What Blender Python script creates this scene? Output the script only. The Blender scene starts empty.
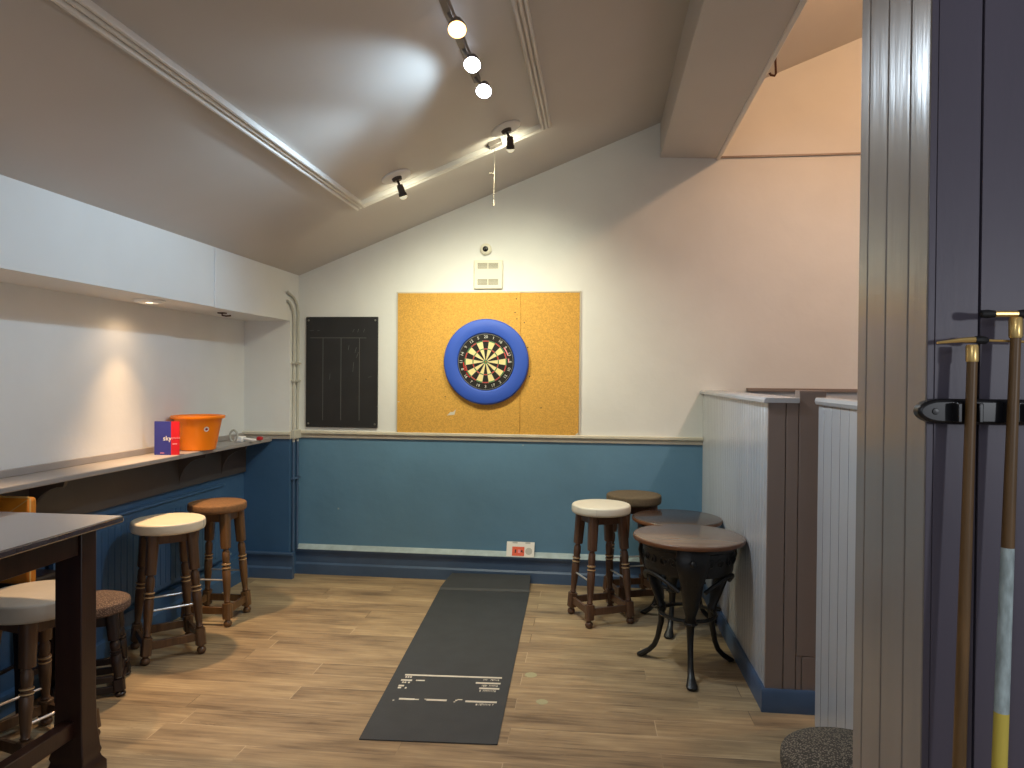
import bpy, bmesh, math, random
from math import sin, cos, pi, radians
from mathutils import Vector, Matrix
random.seed(7)
sc = bpy.context.scene
COL = sc.collection

# ------------------------------------------------------------------ materials
def s2l(c):
    return tuple(((v/255)/12.92 if v/255 <= .04045 else ((v/255+.055)/1.055)**2.4) for v in c)

def mat(name, rgb, rough=.5, metal=0., var=.0, vscale=6., stretch=(1, 1, 1), bump=0., bscale=60., spec=.5, emit=None, estr=0., coat=0., speck=None, sscale=200., sthr=.5):
    """procedural principled material; rgb is sRGB 0-255"""
    m = bpy.data.materials.new(name); m.use_nodes = True
    nt = m.node_tree; N = nt.nodes; L = nt.links
    b = N['Principled BSDF']
    col = s2l(rgb)
    b.inputs['Base Color'].default_value = (*col, 1)
    b.inputs['Roughness'].default_value = rough
    b.inputs['Metallic'].default_value = metal
    b.inputs['Specular IOR Level'].default_value = spec
    b.inputs['Coat Weight'].default_value = coat
    tc = N.new('ShaderNodeTexCoord'); mp = N.new('ShaderNodeMapping')
    mp.inputs['Scale'].default_value = stretch
    L.new(tc.outputs['Object'], mp.inputs['Vector'])
    out = None
    if var > 0:
        n = N.new('ShaderNodeTexNoise'); n.inputs['Scale'].default_value = vscale; n.inputs['Detail'].default_value = 6
        L.new(mp.outputs[0], n.inputs['Vector'])
        r = N.new('ShaderNodeValToRGB')
        r.color_ramp.elements[0].position = .3; r.color_ramp.elements[1].position = .7
        lo = tuple(max(0, c*(1-var)) for c in col); hi = tuple(min(1, c*(1+var)) for c in col)
        r.color_ramp.elements[0].color = (*lo, 1); r.color_ramp.elements[1].color = (*hi, 1)
        L.new(n.outputs['Fac'], r.inputs['Fac']); out = r.outputs['Color']
    if speck is not None:
        v = N.new('ShaderNodeTexVoronoi'); v.inputs['Scale'].default_value = sscale
        L.new(mp.outputs[0], v.inputs['Vector'])
        gt = N.new('ShaderNodeMath'); gt.operation = 'LESS_THAN'; gt.inputs[1].default_value = sthr
        L.new(v.outputs['Distance'], gt.inputs[0])
        mx = N.new('ShaderNodeMix'); mx.data_type = 'RGBA'
        L.new(gt.outputs[0], mx.inputs[0])
        if out: L.new(out, mx.inputs[6])
        else: mx.inputs[6].default_value = (*col, 1)
        mx.inputs[7].default_value = (*s2l(speck), 1)
        out = mx.outputs[2]
    if out: L.new(out, b.inputs['Base Color'])
    if bump > 0:
        n2 = N.new('ShaderNodeTexNoise'); n2.inputs['Scale'].default_value = bscale; n2.inputs['Detail'].default_value = 4
        L.new(mp.outputs[0], n2.inputs['Vector'])
        bp = N.new('ShaderNodeBump'); bp.inputs['Strength'].default_value = bump; bp.inputs['Distance'].default_value = .01
        L.new(n2.outputs['Fac'], bp.inputs['Height']); L.new(bp.outputs[0], b.inputs['Normal'])
    if emit:
        b.inputs['Emission Color'].default_value = (*s2l(emit), 1); b.inputs['Emission Strength'].default_value = estr
    return m

def floor_mat():
    m = bpy.data.materials.new('oak_planks'); m.use_nodes = True
    nt = m.node_tree; N = nt.nodes; L = nt.links; b = N['Principled BSDF']
    tc = N.new('ShaderNodeTexCoord')
    br = N.new('ShaderNodeTexBrick')
    br.offset = .41; br.offset_frequency = 2; br.squash = 1.35; br.squash_frequency = 3
    br.inputs['Scale'].default_value = 1; br.inputs['Brick Width'].default_value = 1.15
    br.inputs['Row Height'].default_value = .155; br.inputs['Mortar Size'].default_value = .0022
    br.inputs['Mortar Smooth'].default_value = .2; br.inputs['Bias'].default_value = 0
    br.inputs['Color1'].default_value = (0, 0, 0, 1); br.inputs['Color2'].default_value = (1, 1, 1, 1)
    br.inputs['Mortar'].default_value = (.5, .5, .5, 1)
    mpb = N.new('ShaderNodeMapping'); mpb.inputs['Rotation'].default_value = (0, 0, radians(-.8)); mpb.inputs['Location'].default_value = (.35, .06, 0)
    L.new(tc.outputs['Object'], mpb.inputs['Vector']); L.new(mpb.outputs[0], br.inputs['Vector'])
    # per-plank offset so grain differs from plank to plank
    sep = N.new('ShaderNodeVectorMath'); sep.operation = 'MULTIPLY_ADD'
    L.new(br.outputs['Color'], sep.inputs[0]); sep.inputs[1].default_value = (13, 7, 3); L.new(tc.outputs['Object'], sep.inputs[2])
    mp = N.new('ShaderNodeMapping'); mp.inputs['Scale'].default_value = (1.6, 26, 1); L.new(sep.outputs[0], mp.inputs['Vector'])
    g = N.new('ShaderNodeTexNoise'); g.inputs['Scale'].default_value = 1.6; g.inputs['Detail'].default_value = 8; g.inputs['Roughness'].default_value = .62; g.inputs['Distortion'].default_value = .5
    L.new(mp.outputs[0], g.inputs['Vector'])
    mp2 = N.new('ShaderNodeMapping'); mp2.inputs['Scale'].default_value = (1.2, 3.2, 1); L.new(sep.outputs[0], mp2.inputs['Vector'])
    g2 = N.new('ShaderNodeTexNoise'); g2.inputs['Scale'].default_value = 2.1; g2.inputs['Detail'].default_value = 5
    L.new(mp2.outputs[0], g2.inputs['Vector'])
    a = N.new('ShaderNodeMath'); a.operation = 'MULTIPLY_ADD'; L.new(g.outputs['Fac'], a.inputs[0]); a.inputs[1].default_value = .55
    m2 = N.new('ShaderNodeMath'); m2.operation = 'MULTIPLY'; L.new(g2.outputs['Fac'], m2.inputs[0]); m2.inputs[1].default_value = .5
    L.new(m2.outputs[0], a.inputs[2])
    a2 = N.new('ShaderNodeMath'); a2.operation = 'MULTIPLY_ADD'
    cs = N.new('ShaderNodeSeparateColor'); L.new(br.outputs['Color'], cs.inputs[0])
    L.new(cs.outputs[0], a2.inputs[0]); a2.inputs[1].default_value = .11; L.new(a.outputs[0], a2.inputs[2])
    r = N.new('ShaderNodeValToRGB'); e = r.color_ramp.elements
    e[0].position = .38; e[0].color = (*s2l((106, 88, 68)), 1)
    e[1].position = .82; e[1].color = (*s2l((202, 180, 142)), 1)
    k = e.new(.54); k.color = (*s2l((152, 130, 100)), 1)
    k = e.new(.68); k.color = (*s2l((178, 154, 118)), 1)
    L.new(a2.outputs[0], r.inputs['Fac'])
    # pale worn patches
    w = N.new('ShaderNodeTexNoise'); w.inputs['Scale'].default_value = .9; w.inputs['Detail'].default_value = 5; L.new(tc.outputs['Object'], w.inputs['Vector'])
    wr = N.new('ShaderNodeValToRGB'); wr.color_ramp.elements[0].position = .5; wr.color_ramp.elements[1].position = .75
    wr.color_ramp.elements[1].color = (.3, .3, .3, 1)
    L.new(w.outputs['Fac'], wr.inputs['Fac'])
    mw = N.new('ShaderNodeMix'); mw.data_type = 'RGBA'; L.new(wr.outputs['Color'], mw.inputs[0]); L.new(r.outputs['Color'], mw.inputs[6]); mw.inputs[7].default_value = (*s2l((150, 128, 106)), 1)
    mp3 = N.new('ShaderNodeMapping'); mp3.inputs['Scale'].default_value = (2.2, 13, 1); L.new(sep.outputs[0], mp3.inputs['Vector'])
    kn = N.new('ShaderNodeTexNoise'); kn.inputs['Scale'].default_value = 1.3; kn.inputs['Detail'].default_value = 6; kn.inputs['Roughness'].default_value = .7; kn.inputs['Distortion'].default_value = 1.2; L.new(mp3.outputs[0], kn.inputs['Vector'])
    kr = N.new('ShaderNodeValToRGB'); kr.color_ramp.elements[0].position = .60; kr.color_ramp.elements[1].position = .78; kr.color_ramp.elements[1].color = (.75, .75, .75, 1)
    L.new(kn.outputs['Fac'], kr.inputs['Fac'])
    mk = N.new('ShaderNodeMix'); mk.data_type = 'RGBA'; L.new(kr.outputs['Color'], mk.inputs[0]); L.new(mw.outputs[2], mk.inputs[6]); mk.inputs[7].default_value = (*s2l((74, 54, 38)), 1)
    mw = mk
    mx = N.new('ShaderNodeMix'); mx.data_type = 'RGBA'
    fm = N.new('ShaderNodeMath'); fm.operation = 'MULTIPLY'; fm.inputs[1].default_value = .55; L.new(br.outputs['Fac'], fm.inputs[0])
    L.new(fm.outputs[0], mx.inputs[0]); L.new(mw.outputs[2], mx.inputs[6]); sn_ = N.new('ShaderNodeTexNoise'); sn_.inputs['Scale'].default_value = 1.7; L.new(tc.outputs['Object'], sn_.inputs['Vector'])
    sr_ = N.new('ShaderNodeValToRGB'); sr_.color_ramp.elements[0].position = .42; sr_.color_ramp.elements[1].position = .56; sr_.color_ramp.elements[0].color = (*s2l((66, 48, 34)), 1); sr_.color_ramp.elements[1].color = (*s2l((214, 190, 156)), 1)  # dark seams, with bevel highlights of plank edges put into the colour as pale
    L.new(sn_.outputs['Fac'], sr_.inputs['Fac']); L.new(sr_.outputs['Color'], mx.inputs[7])
    L.new(mx.outputs[2], b.inputs['Base Color'])
    rr = N.new('ShaderNodeMapRange'); rr.inputs[3].default_value = .36; rr.inputs[4].default_value = .56; L.new(g2.outputs['Fac'], rr.inputs[0]); L.new(rr.outputs[0], b.inputs['Roughness'])
    bp = N.new('ShaderNodeBump'); bp.inputs['Strength'].default_value = .35; bp.inputs['Distance'].default_value = .004
    hm = N.new('ShaderNodeMath'); hm.operation = 'SUBTRACT'; L.new(g.outputs['Fac'], hm.inputs[0]); L.new(br.outputs['Fac'], hm.inputs[1])
    L.new(hm.outputs[0], bp.inputs['Height']); L.new(bp.outputs[0], b.inputs['Normal'])
    return m

def paint_split_mat(name, upper, lower, zsplit, r_up=.6, r_lo=.42):
    """wall painted in two colours that meet at a fixed height, with a few chips in the lower paint"""
    m = bpy.data.materials.new(name); m.use_nodes = True
    nt = m.node_tree; N = nt.nodes; L = nt.links; b = N['Principled BSDF']
    tc = N.new('ShaderNodeTexCoord'); sp = N.new('ShaderNodeSeparateXYZ'); L.new(tc.outputs['Object'], sp.inputs[0])
    gt = N.new('ShaderNodeMath'); gt.operation = 'GREATER_THAN'; gt.inputs[1].default_value = zsplit; L.new(sp.outputs[2], gt.inputs[0])
    n = N.new('ShaderNodeTexNoise'); n.inputs['Scale'].default_value = 2.2; n.inputs['Detail'].default_value = 5; L.new(tc.outputs['Object'], n.inputs['Vector'])
    def ramp(c, v):
        r = N.new('ShaderNodeValToRGB'); cc = s2l(c)
        r.color_ramp.elements[0].position = .3; r.color_ramp.elements[1].position = .7
        r.color_ramp.elements[0].color = (*[x*(1-v) for x in cc], 1); r.color_ramp.elements[1].color = (*[min(1, x*(1+v)) for x in cc], 1)
        L.new(n.outputs['Fac'], r.inputs['Fac']); return r.outputs['Color']
    up = ramp(upper, .035); lo = ramp(lower, .07)
    v = N.new('ShaderNodeTexVoronoi'); v.inputs['Scale'].default_value = 4.; L.new(tc.outputs['Object'], v.inputs['Vector'])
    lt = N.new('ShaderNodeMath'); lt.operation = 'LESS_THAN'; lt.inputs[1].default_value = .035; L.new(v.outputs['Distance'], lt.inputs[0])
    ch = N.new('ShaderNodeMix'); ch.data_type = 'RGBA'; L.new(lt.outputs[0], ch.inputs[0]); L.new(lo, ch.inputs[6]); ch.inputs[7].default_value = (*s2l((150, 165, 170)), 1)
    mx = N.new('ShaderNodeMix'); mx.data_type = 'RGBA'; L.new(gt.outputs[0], mx.inputs[0]); L.new(ch.outputs[2], mx.inputs[6]); L.new(up, mx.inputs[7])
    L.new(mx.outputs[2], b.inputs['Base Color'])
    rr = N.new('ShaderNodeMapRange'); rr.inputs[3].default_value = r_lo; rr.inputs[4].default_value = r_up; L.new(gt.outputs[0], rr.inputs[0]); L.new(rr.outputs[0], b.inputs['Roughness'])
    n2 = N.new('ShaderNodeTexNoise'); n2.inputs['Scale'].default_value = 9; n2.inputs['Detail'].default_value = 6; L.new(tc.outputs['Object'], n2.inputs['Vector'])
    bp = N.new('ShaderNodeBump'); bp.inputs['Strength'].default_value = .25; bp.inputs['Distance'].default_value = .012
    L.new(n2.outputs['Fac'], bp.inputs['Height']); L.new(bp.outputs[0], b.inputs['Normal'])
    return m

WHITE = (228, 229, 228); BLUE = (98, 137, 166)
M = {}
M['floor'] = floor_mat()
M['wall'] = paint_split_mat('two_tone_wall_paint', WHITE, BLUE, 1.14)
NAVY = (62, 96, 132)  # darker, bluer variant of BLUE for left wall, its skirting, pier and radiator
M['wall_navy'] = paint_split_mat('two_tone_navy_wall', WHITE, NAVY, 1.14)
M['navy'] = mat('navy_gloss', NAVY, .4, var=.08, vscale=4, bump=.05)
M['white'] = mat('white_emulsion', WHITE, .6, var=.03, vscale=2, bump=.15, bscale=9)
M['ceil'] = mat('ceiling_paint', (198, 192, 187), .42, var=.03, vscale=1.5, bump=.1, bscale=5)
M['ceil_trim'] = mat('ceiling_moulding_paint', (226, 222, 216), .4, bump=.05)
M['cream_rail'] = mat('cream_rail_paint', (205, 198, 182), .45, var=.08, vscale=8)
M['blue'] = mat('blue_gloss_paint', BLUE, .4, var=.08, vscale=4, bump=.05)
M['blue_dk'] = mat('navy_skirting_paint', (70, 92, 122), .38, var=.1, vscale=5)
M['ledge'] = mat('dusty_blue_ledge', (168, 184, 188), .5, var=.15, vscale=14)
M['grey'] = mat('grey_satin_paint', (190, 193, 198), .26, var=.06, vscale=4, stretch=(1, 1, .2), bump=.04)
M['taupe'] = mat('taupe_board_paint', (140, 125, 117), .4, var=.06, vscale=5, stretch=(1, 1, .2))
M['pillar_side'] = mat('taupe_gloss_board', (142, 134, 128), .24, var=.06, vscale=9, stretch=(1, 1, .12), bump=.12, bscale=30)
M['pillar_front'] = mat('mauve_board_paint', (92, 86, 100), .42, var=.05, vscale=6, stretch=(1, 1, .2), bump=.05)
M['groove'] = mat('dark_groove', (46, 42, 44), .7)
M['shelf'] = mat('grey_shelf_paint', (158, 152, 148), .32, var=.06, vscale=7)
M['apron'] = mat('taupe_brown_apron', (72, 66, 62), .5, var=.08)
M['cork'] = mat('cork', (212, 162, 74), .8, var=.16, vscale=90, bump=.25, bscale=140, speck=(176, 124, 52), sscale=130, sthr=.22)
M['black'] = mat('chalkboard_black', (34, 34, 36), .55, var=.2, vscale=5)
M['chalk'] = mat('chalk', (150, 150, 148), .9)
M['chalk_faint'] = mat('faint_chalk', (92, 92, 92), .9)
M['steel'] = mat('steel', (225, 225, 225), .35, metal=.7)
M['screw'] = mat('screw_metal', (150, 148, 140), .4, metal=1)
M['ring_blue'] = mat('blue_foam_ring', (48, 86, 190), .55, bump=.1, bscale=200)
M['rubber'] = mat('black_rubber', (24, 24, 26), .6)
M['db_black'] = mat('sisal_black', (26, 24, 24), .8, bump=.2, bscale=400)
M['db_cream'] = mat('sisal_cream', (232, 218, 160), .8, bump=.2, bscale=400)
M['db_red'] = mat('sisal_red', (196, 40, 36), .8)
M['db_green'] = mat('sisal_green', (40, 130, 60), .8)
M['wire'] = mat('board_wire', (175, 175, 170), .4, metal=.6)
M['numeral'] = mat('numeral_wire', (215, 215, 210), .45)
M['vent'] = mat('vent_plastic', (226, 222, 205), .45)
M['ventslot'] = mat('vent_slot_shadow_grey', (120, 115, 100), .7)
M['lens'] = mat('dark_lens', (14, 14, 14), .15)
M['mat'] = mat('mat_rubber', (58, 61, 64), .62, var=.1, vscale=9, bump=.2, bscale=250)
M['matmark'] = mat('mat_marking', (214, 208, 192), .6)
M['paper'] = mat('white_paper', (236, 234, 230), .7)
M['orange_print'] = mat('orange_print', (235, 100, 70), .6)
M['dark_print'] = mat('dark_print', (90, 40, 40), .6)
M['grey_print'] = mat('grey_print', (190, 190, 186), .6)
M['wood'] = mat('brown_stool_wood', (86, 62, 42), .34, var=.3, vscale=9, stretch=(4, 4, .5), bump=.05)
M['wood_warm'] = mat('warm_stool_wood', (106, 76, 46), .32, var=.28, vscale=9, stretch=(4, 4, .5), bump=.05)
M['wood_red'] = mat('red_brown_stool_wood', (88, 62, 46), .34, var=.28, vscale=9, stretch=(4, 4, .5), bump=.05)
M['wood_dark'] = mat('dark_table_wood', (50, 30, 22), .3, var=.25, vscale=6, stretch=(3, 3, .4), bump=.04)
M['table_top'] = mat('dark_polished_top', (70, 62, 66), .16, var=.12, vscale=5, stretch=(.5, 4, 1), coat=1., spec=.8)
M['ebony'] = mat('black_brown_wood', (36, 26, 24), .35, var=.2, vscale=8, stretch=(3, 3, .4))
M['brass_line'] = mat('pale_worn_ring', (196, 164, 120), .4)
M['cream_vinyl'] = mat('cream_vinyl', (226, 214, 190), .42, var=.05, vscale=7, bump=.08, bscale=40)
M['cream_vinyl2'] = mat('ivory_vinyl', (222, 214, 196), .42, var=.05, vscale=7, bump=.08, bscale=40)
M['grey_vinyl'] = mat('pale_grey_vinyl', (206, 196, 180), .45, var=.06, vscale=7, bump=.1, bscale=30)
M['brown_fabric'] = mat('brown_fabric', (128, 92, 58), .85, var=.2, vscale=60, bump=.35, bscale=160)
M['olive_fabric'] = mat('olive_brown_fabric', (98, 84, 64), .85, var=.15, vscale=60, bump=.3, bscale=160)
M['check_fabric'] = mat('mottled_brown_fabric', (92, 74, 64), .9, var=.2, vscale=40, bump=.4, bscale=160, speck=(150, 128, 110), sscale=130, sthr=.32)
M['check_fabric2'] = mat('speckled_grey_fabric', (74, 67, 58), .9, var=.2, vscale=30, bump=.4, bscale=160, speck=(138, 127, 110), sscale=150, sthr=.42)
M['iron'] = mat('black_cast_iron', (17, 17, 18), .38, spec=.5, bump=.25, bscale=40)
M['pub_top'] = mat('brown_table_top', (122, 97, 80), .24, var=.2, vscale=4, stretch=(.6, 5, 1), coat=.3)
M['pub_top2'] = mat('dark_brown_table_top', (66, 47, 40), .22, var=.2, vscale=4, stretch=(.6, 5, 1), coat=.3)
M['pub_edge'] = mat('table_edge_wood', (112, 70, 42), .35, var=.2, vscale=9)
M['orange_leather'] = mat('orange_leather', (222, 140, 40), .4, var=.12, vscale=6, bump=.15, bscale=25)
M['piping'] = mat('tan_piping', (214, 178, 110), .5)
M['bucket'] = mat('orange_plastic', (255, 138, 16), .32)
M['sticker'] = mat('white_sticker', (240, 225, 215), .5)
M['crimson'] = mat('crimson_print', (150, 30, 60), .5)
M['leaf_blue'] = mat('leaflet_blue', (44, 50, 140), .4)
M['leaf_red'] = mat('leaflet_red', (205, 24, 34), .4)
M['leaf_pink'] = mat('leaflet_pink_print', (240, 150, 160), .5)
M['pipe_white'] = mat('painted_pipe', (196, 194, 184), .45, var=.06)
M['brass'] = mat('brass', (236, 200, 128), .3, metal=.75, var=.08)
M['ash'] = mat('ash_shaft', (110, 82, 48), .4, var=.25, vscale=14, stretch=(6, 6, .5))
M['ash_worn'] = mat('chalky_blue_shaft', (176, 192, 194), .6, var=.3, vscale=30, stretch=(3, 3, 1))
M['yellow'] = mat('yellow_tape', (226, 204, 90), .5)
M['rack'] = mat('rack_black_plastic', (22, 22, 26), .3)
M['lamp_white'] = mat('lamp_rose_white', (240, 240, 238), .4)
M['lamp_dark'] = mat('lamp_dark_nickel', (78, 70, 64), .35, metal=.7)
M['track'] = mat('track_grey', (120, 112, 106), .4)
M['bulb_cool'] = mat('lit_bulb_cool', (255, 255, 255), .4, emit=(236, 240, 255), estr=30)
M['bulb_warm'] = mat('lit_bulb_warm', (255, 240, 210), .4, emit=(255, 196, 120), estr=6)
M['bulb_down'] = mat('lit_downlight', (255, 240, 210), .4, emit=(255, 226, 190), estr=9)
M['bulb_off'] = mat('frosted_bulb', (226, 224, 214), .3)
M['bulb_spot'] = mat('lit_spot_glass', (230, 228, 215), .3, emit=(255, 245, 205), estr=.6)
M['hook'] = mat('rusty_hook', (70, 40, 30), .6, metal=.4)
M['cord'] = mat('cord_grey', (112, 104, 92), .6)
M['cord_pale'] = mat('pale_grey_cable', (186, 184, 176), .5)
M['pale_dot'] = mat('pale_floor_dot', (176, 172, 134), .6)
M['red_plastic'] = mat('red_plastic', (190, 40, 46), .4)
M['plaster'] = mat('bare_plaster', (206, 200, 186), .8)

# ------------------------------------------------------------------ mesh helpers
class MB:
    def __init__(s): s.bm = bmesh.new()
    def poly(s, verts, faces):
        vs = [s.bm.verts.new(v) for v in verts]
        out = []
        for f in faces:
            try: out.append(s.bm.faces.new([vs[i] for i in f]))
            except ValueError: pass
        return out
    def poly_(s, verts): s.poly(verts, [tuple(range(len(verts)))]); return s
    def box(s, x0, x1, y0, y1, z0, z1):
        v = [(x0,y0,z0),(x1,y0,z0),(x1,y1,z0),(x0,y1,z0),(x0,y0,z1),(x1,y0,z1),(x1,y1,z1),(x0,y1,z1)]
        s.poly(v, [(0,3,2,1),(4,5,6,7),(0,1,5,4),(1,2,6,5),(2,3,7,6),(3,0,4,7)]); return s
    def obox(s, p0, p1, w, h, up=(0,0,1)):
        """bar from p0 to p1, w wide (sideways), h high"""
        p0, p1 = Vector(p0), Vector(p1); d = (p1-p0).normalized(); u = Vector(up); r = d.cross(u).normalized(); u = r.cross(d)
        v = []
        for p in (p0, p1):
            for a, b in ((-1,-1),(1,-1),(1,1),(-1,1)): v.append(p + r*a*w/2 + u*b*h/2)
        s.poly(v, [(3,2,1,0),(4,5,6,7),(0,1,5,4),(1,2,6,5),(2,3,7,6),(3,0,4,7)]); return s
    def rings(s, R, closed=False, cap=True):
        vs = [[s.bm.verts.new(p) for p in r] for r in R]; n = len(R[0])
        m = len(vs)
        for i in range(m if closed else m-1):
            a, b = vs[i], vs[(i+1) % m]
            for j in range(n):
                k = (j+1) % n
                s.bm.faces.new((a[j], a[k], b[k], b[j]))
        if cap and not closed:
            s.bm.faces.new(list(reversed(vs[0]))); s.bm.faces.new(vs[-1])
        return s
    def sweep(s, p0, p1, secs, n=16, xdir=(1,0,0)):
        """rings along a straight axis; secs = (t, radius, square?)"""
        p0, p1 = Vector(p0), Vector(p1); d = (p1-p0).normalized(); x = Vector(xdir); x = (x - d*x.dot(d)).normalized(); y = d.cross(x)
        R = []
        for t, r, sq in secs:
            c = p0.lerp(p1, t); ring = []
            for j in range(n):
                a = 2*pi*(j+.5)/n; ca, sa = cos(a), sin(a)
                if sq:
                    q = max(abs(ca), abs(sa)); ca, sa = ca/q, sa/q
                ring.append(c + x*ca*r + y*sa*r)
            R.append(ring)
        return s.rings(R)
    def lathe(s, prof, c=(0,0,0), n=40, axis='z', rim=None):
        R = []
        for r, h in prof:
            ring = []
            for j in range(n):
                a = 2*pi*j/n
                if axis == 'z': p = (c[0]+r*cos(a), c[1]+r*sin(a), c[2]+h)
                elif axis == 'y': p = (c[0]+r*cos(a), c[1]+h, c[2]-r*sin(a))
                else: p = (c[0]+h, c[1]+r*cos(a), c[2]+r*sin(a))
                ring.append(p)
            R.append(ring)
        return s.rings(R)
    def tube(s, pts, r, n=10, cap=True):
        pts = [Vector(p) for p in pts]; R = []; prev = None
        for i, p in enumerate(pts):
            d = (pts[min(i+1, len(pts)-1)] - pts[max(i-1, 0)]).normalized()
            if prev is None:
                a = Vector((0,0,1)) if abs(d.z) < .9 else Vector((1,0,0)); x = (a - d*a.dot(d)).normalized()
            else: x = (prev - d*prev.dot(d)).normalized()
            prev = x; y = d.cross(x)
            rr = r[i] if isinstance(r, (list, tuple)) else r
            R.append([p + x*cos(2*pi*j/n)*rr + y*sin(2*pi*j/n)*rr for j in range(n)])
        return s.rings(R, cap=cap)
    def prism(s, pts, axis, a0, a1):
        """extrude a 2-D outline; axis 'x': pts=(y,z) ; 'y': pts=(x,z) ; 'z': pts=(x,y)"""
        def P(p, a):
            return (a,p[0],p[1]) if axis == 'x' else (p[0],a,p[1]) if axis == 'y' else (p[0],p[1],a)
        n = len(pts); v = [P(p,a0) for p in pts]+[P(p,a1) for p in pts]
        f = [tuple(range(n)), tuple(reversed(range(n,2*n)))]
        for i in range(n):
            j = (i+1) % n; f.append((i, i+n, j+n, j))
        s.poly(v, f); return s
    def sphere(s, c, r, sc_=(1,1,1), n=16):
        m = Matrix.Translation(c) @ Matrix.Diagonal((*[r*k for k in sc_], 1))
        bmesh.ops.create_uvsphere(s.bm, u_segments=n, v_segments=n//2, radius=1, matrix=m); return s
    def text(s, txt, size, mtx, depth=.001, align='CENTER'):
        cu = bpy.data.curves.new('t', 'FONT'); cu.body = txt; cu.size = size; cu.align_x = align; cu.align_y = 'CENTER'; cu.extrude = depth/2; cu.resolution_u = 3
        o = bpy.data.objects.new('t', cu); COL.objects.link(o)
        dg = bpy.context.evaluated_depsgraph_get(); me = o.evaluated_get(dg).to_mesh()
        me2 = me.copy(); me2.transform(mtx); s.bm.from_mesh(me2)
        bpy.data.objects.remove(o); bpy.data.curves.remove(cu); bpy.data.meshes.remove(me2)
        return s
    def build(s, name, m, parent=None, bevel=0, smooth=35, seg=2):
        bmesh.ops.recalc_face_normals(s.bm, faces=s.bm.faces)
        me = bpy.data.meshes.new(name); s.bm.to_mesh(me); s.bm.free()
        for mm in (m if isinstance(m, (list, tuple)) else [m]): me.materials.append(M[mm] if isinstance(mm, str) else mm)
        for p in me.polygons: p.use_smooth = True
        me.set_sharp_from_angle(angle=radians(smooth))
        o = bpy.data.objects.new(name, me); COL.objects.link(o)
        if parent: o.parent = parent
        if bevel:
            b = o.modifiers.new('bevel', 'BEVEL'); b.width = bevel; b.segments = seg; b.limit_method = 'ANGLE'; b.angle_limit = radians(40); b.harden_normals = False
        return o

def tag(o, label, cat, group=None, kind=None):
    o['label'] = label; o['category'] = cat
    if group: o['group'] = group
    if kind: o['kind'] = kind
    return o
def thing(name, label, cat, loc=(0,0,0), rot=0., group=None):
    o = bpy.data.objects.new(name, None); COL.objects.link(o); o.empty_display_size = .05
    o.location = loc; o.rotation_euler = (0, 0, rot)
    return tag(o, label, cat, group)
def struct(o, label=None, cat=None):
    o['kind'] = 'structure'
    if label: o['label'] = label
    if cat: o['category'] = cat
    return o

# ------------------------------------------------------------------ room dimensions
D = 5.75                     # back wall
XW = -2.88                   # recessed left wall
XS = -2.49                   # boxed soffit face / pier face
SL, Z0 = .3967, 3.464        # sloping ceiling z = Z0 + SL*x
YB = -2.6                    # how far the room is built behind the camera
XR = 3.2
def zc(x): return Z0 + SL*x

# floor
struct(MB().box(-3.1, 3.4, YB, D+.2, -.06, 0).build('floor', 'floor'), 'worn brown oak plank floor running across the room', 'floor')
# back wall
struct(MB().prism([(-3.1,0),(XR,0),(XR,zc(XR)+.05),(-3.1,zc(-3.1)+.05)], 'y', D, D+.15).build('wall_back', 'wall'), 'back wall, white above the rail and blue below', 'wall')
# left wall + pier
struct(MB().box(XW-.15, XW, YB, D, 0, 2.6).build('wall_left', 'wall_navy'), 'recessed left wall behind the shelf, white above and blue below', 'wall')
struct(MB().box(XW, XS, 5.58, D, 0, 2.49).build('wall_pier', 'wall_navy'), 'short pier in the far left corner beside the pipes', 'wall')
# boxed soffit
struct(MB().prism([(XW,2.087),(XS,2.087),(XS,zc(XS)+.01),(XW,zc(XW)+.01)], 'y', YB, 5.58).build('wall_soffit', 'white'), 'white boxed soffit above the wall shelf', 'soffit')
struct(MB().box(XS, XS+.009, 4.418, 5.13, 2.082, 2.468).build('trim_1', 'white', bevel=.002), 'raised white access panel on the soffit face', 'panel')
# right outer wall (out of sight), closes the booth side
struct(MB().box(XR, XR+.1, 2.0, D, 0, zc(XR)).build('wall_right', 'white'), 'white wall beyond the booth', 'wall')
# sloping ceiling
struct(MB().prism([(XW,zc(XW)),(XR+.1,zc(XR+.1)),(XR+.1,zc(XR+.1)+.08),(XW,zc(XW)+.08)], 'y', YB, D+.1).build('ceiling', 'ceil'), 'sloping taupe ceiling', 'ceiling')
# beam
struct(MB().prism([(.457,3.372),(.899,3.352),(.899,zc(.899)+.01),(.457,zc(.457)+.01)], 'y', YB, D).build('trim_2', 'ceil', bevel=.006), 'wide boxed beam running from the back wall below the ceiling', 'beam')
struct(MB().box(.884, .914, YB, D, 3.342, 3.376).build('trim_3', 'ceil_trim', bevel=.006), 'thin bead along the right lower edge of the beam', 'bead')

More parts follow.
